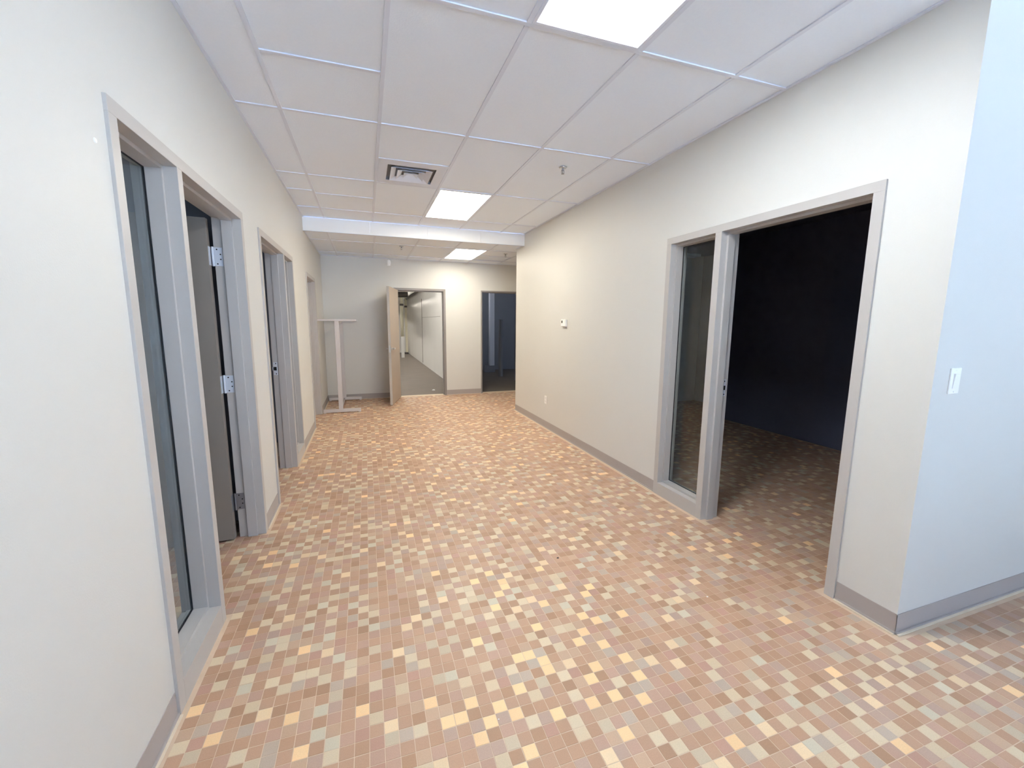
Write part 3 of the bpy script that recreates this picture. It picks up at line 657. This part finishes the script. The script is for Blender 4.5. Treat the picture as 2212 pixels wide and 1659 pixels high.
def inside(x, y):
    if XL+.02 < x < XR-.02 and -.4 < y < YB: return True
    if XR-.02 <= x < 4.6 and -.4 < y < YC-.02: return True
    if XL-1.9 < x <= XL-T-.0 and 1.2 < y < 3.36: return True
    if XL-T-.02 < x < XL+.03 and (1.77 < y < 3.13 or 3.68 < y < 5.07 or 6.27 < y < 7.14): return not (y < 2.27 and x > XL-T-.02) if y < 3.2 else not (4.55 < y < 5.1)
    if XL-1.2 < x <= XL-T and 3.56 < y < 5.0: return True
    if XR-.03 < x < XR+T+.05 and 1.47 < y < 2.33: return True
    if XR+T+.02 < x < 5.2 and YC+T+.02 < y < YE-T-.02: return True
    if 5.2 <= x < 5.94 and 5.12 < y < YE-T-.02: return True
    if XR-.02 <= x < 4.6 and YE+.01 < y < YB: return True
    return False
i0, i1 = int((-2.6-X0)/P_), int((6.0-X0)/P_)+1
j0, j1 = int((-.5-Y0)/P_), int((8.5-Y0)/P_)+1
cells = {}
for j in range(j0, j1):
    for i in range(i0, i1):
        x, y = X0+(i+.5)*P_, Y0+(j+.5)*P_
        if not inside(x, y): continue
        nb = (cells.get((i-1, j)), cells.get((i, j-1)))
        nl = sum(1 for q in nb if q is not None and q >= 7)
        p = (.30, .15, .05)[nl]
        k = random.choices(light_i, wl)[0] if random.random() < p else random.choices(dark_i, wd)[0]
        c_ = laid.get((i, j))
        if c_ == 0: k = random.choices(dark_i+[13], wd+[6])[0]
        elif c_ == 1: k = random.choice((10, 10, 11))
        elif c_ == 2: k = random.choice((7, 8, 9, 7, 12))
        cells[(i, j)] = k
# pixel size of each cell in the photograph's frame, to pick the 300 that show largest
def view(x, y):
    v = Vector((x, y, 0))-Vector((0, 0, CAMZ)); dz = v.dot(FW)
    if dz < .1: return None
    u, q = 1106+F_PX*v.dot(R_)/dz, 829.5-F_PX*v.dot(U_)/dz
    return (u, q, dz) if (8 < u < 2204 and q < 1650 and q > 0) else None
cand = []
for (i, j) in cells:
    x, y = X0+(i+.5)*P_, Y0+(j+.5)*P_
    r = view(x, y)
    if r and ((XL < x < XR) or y < YC): cand.append((r[2], (i, j)))
cand.sort(); near = {c for _, c in cand[:300]}
H_ = P_/2
def tile_vf(cx, cyy, rz, tx, ty, dz):
    g, c, d = .0009+random.uniform(0, .0006), .0007, .0030
    a = H_-g; b2 = a-c; vs = []
    for (r, z) in ((a, -d), (a, -.0005), (b2, 0)):
        for sx_, sy_ in ((-1, -1), (1, -1), (1, 1), (-1, 1)):
            lx, ly = sx_*r, sy_*r
            vs.append((cx+lx*math.cos(rz)-ly*math.sin(rz), cyy+lx*math.sin(rz)+ly*math.cos(rz), z+dz+tx*lx+ty*ly if z > -.003 else z))
    fs = [(0,1,5,4),(1,2,6,5),(2,3,7,6),(3,0,4,7),(4,5,9,8),(5,6,10,9),(6,7,11,10),(7,4,8,11),(8,9,10,11)]
    return vs, fs
def colour_mesh(me, cols):
    at = me.attributes.new('tile_col', 'FLOAT_COLOR', 'FACE')
    at.data.foreach_set('color', np.array([(*c, 1) for c in cols], dtype=np.float32).ravel())
V, Fc, CO = [], [], []
proto = {}
for (i, j), k in cells.items():
    x, y = X0+(i+.5)*P_, Y0+(j+.5)*P_
    if (i, j) in near:
        var = random.randrange(3)
        if (k, var) not in proto:
            vs, fs = tile_vf(0, 0, 0, random.uniform(-.008, .008), random.uniform(-.008, .008), 0)
            me = bpy.data.meshes.new('floor_tile'); me.from_pydata(vs, [], fs); me.materials.append(m_tile)
            f = random.uniform(.95, 1.05); colour_mesh(me, [tuple(c*f for c in pal[k][0])]*len(fs)); proto[(k, var)] = me
        ob = bpy.data.objects.new('floor_tile', proto[(k, var)]); C.objects.link(ob); ob.parent = floor
        ob.location = (x, y, random.uniform(-.0004, .0003)); ob.rotation_euler = (0, 0, random.uniform(-.012, .012))
    else:
        vs, fs = tile_vf(x, y, random.uniform(-.012, .012), random.uniform(-.008, .008), random.uniform(-.008, .008), random.uniform(-.0004, .0003))
        n = len(V); V += vs; Fc += [tuple(q+n for q in f) for f in fs]
        f = random.uniform(.94, 1.06); CO += [tuple(c*f for c in pal[k][0])]*len(fs)
me = bpy.data.meshes.new('tile_field'); me.from_pydata(V, [], Fc); me.materials.append(m_tile); colour_mesh(me, CO)
tf = bpy.data.objects.new('tile_field', me); C.objects.link(tf); tf.parent = floor; tf['kind'] = 'stuff'
print('tiles', len(cells))
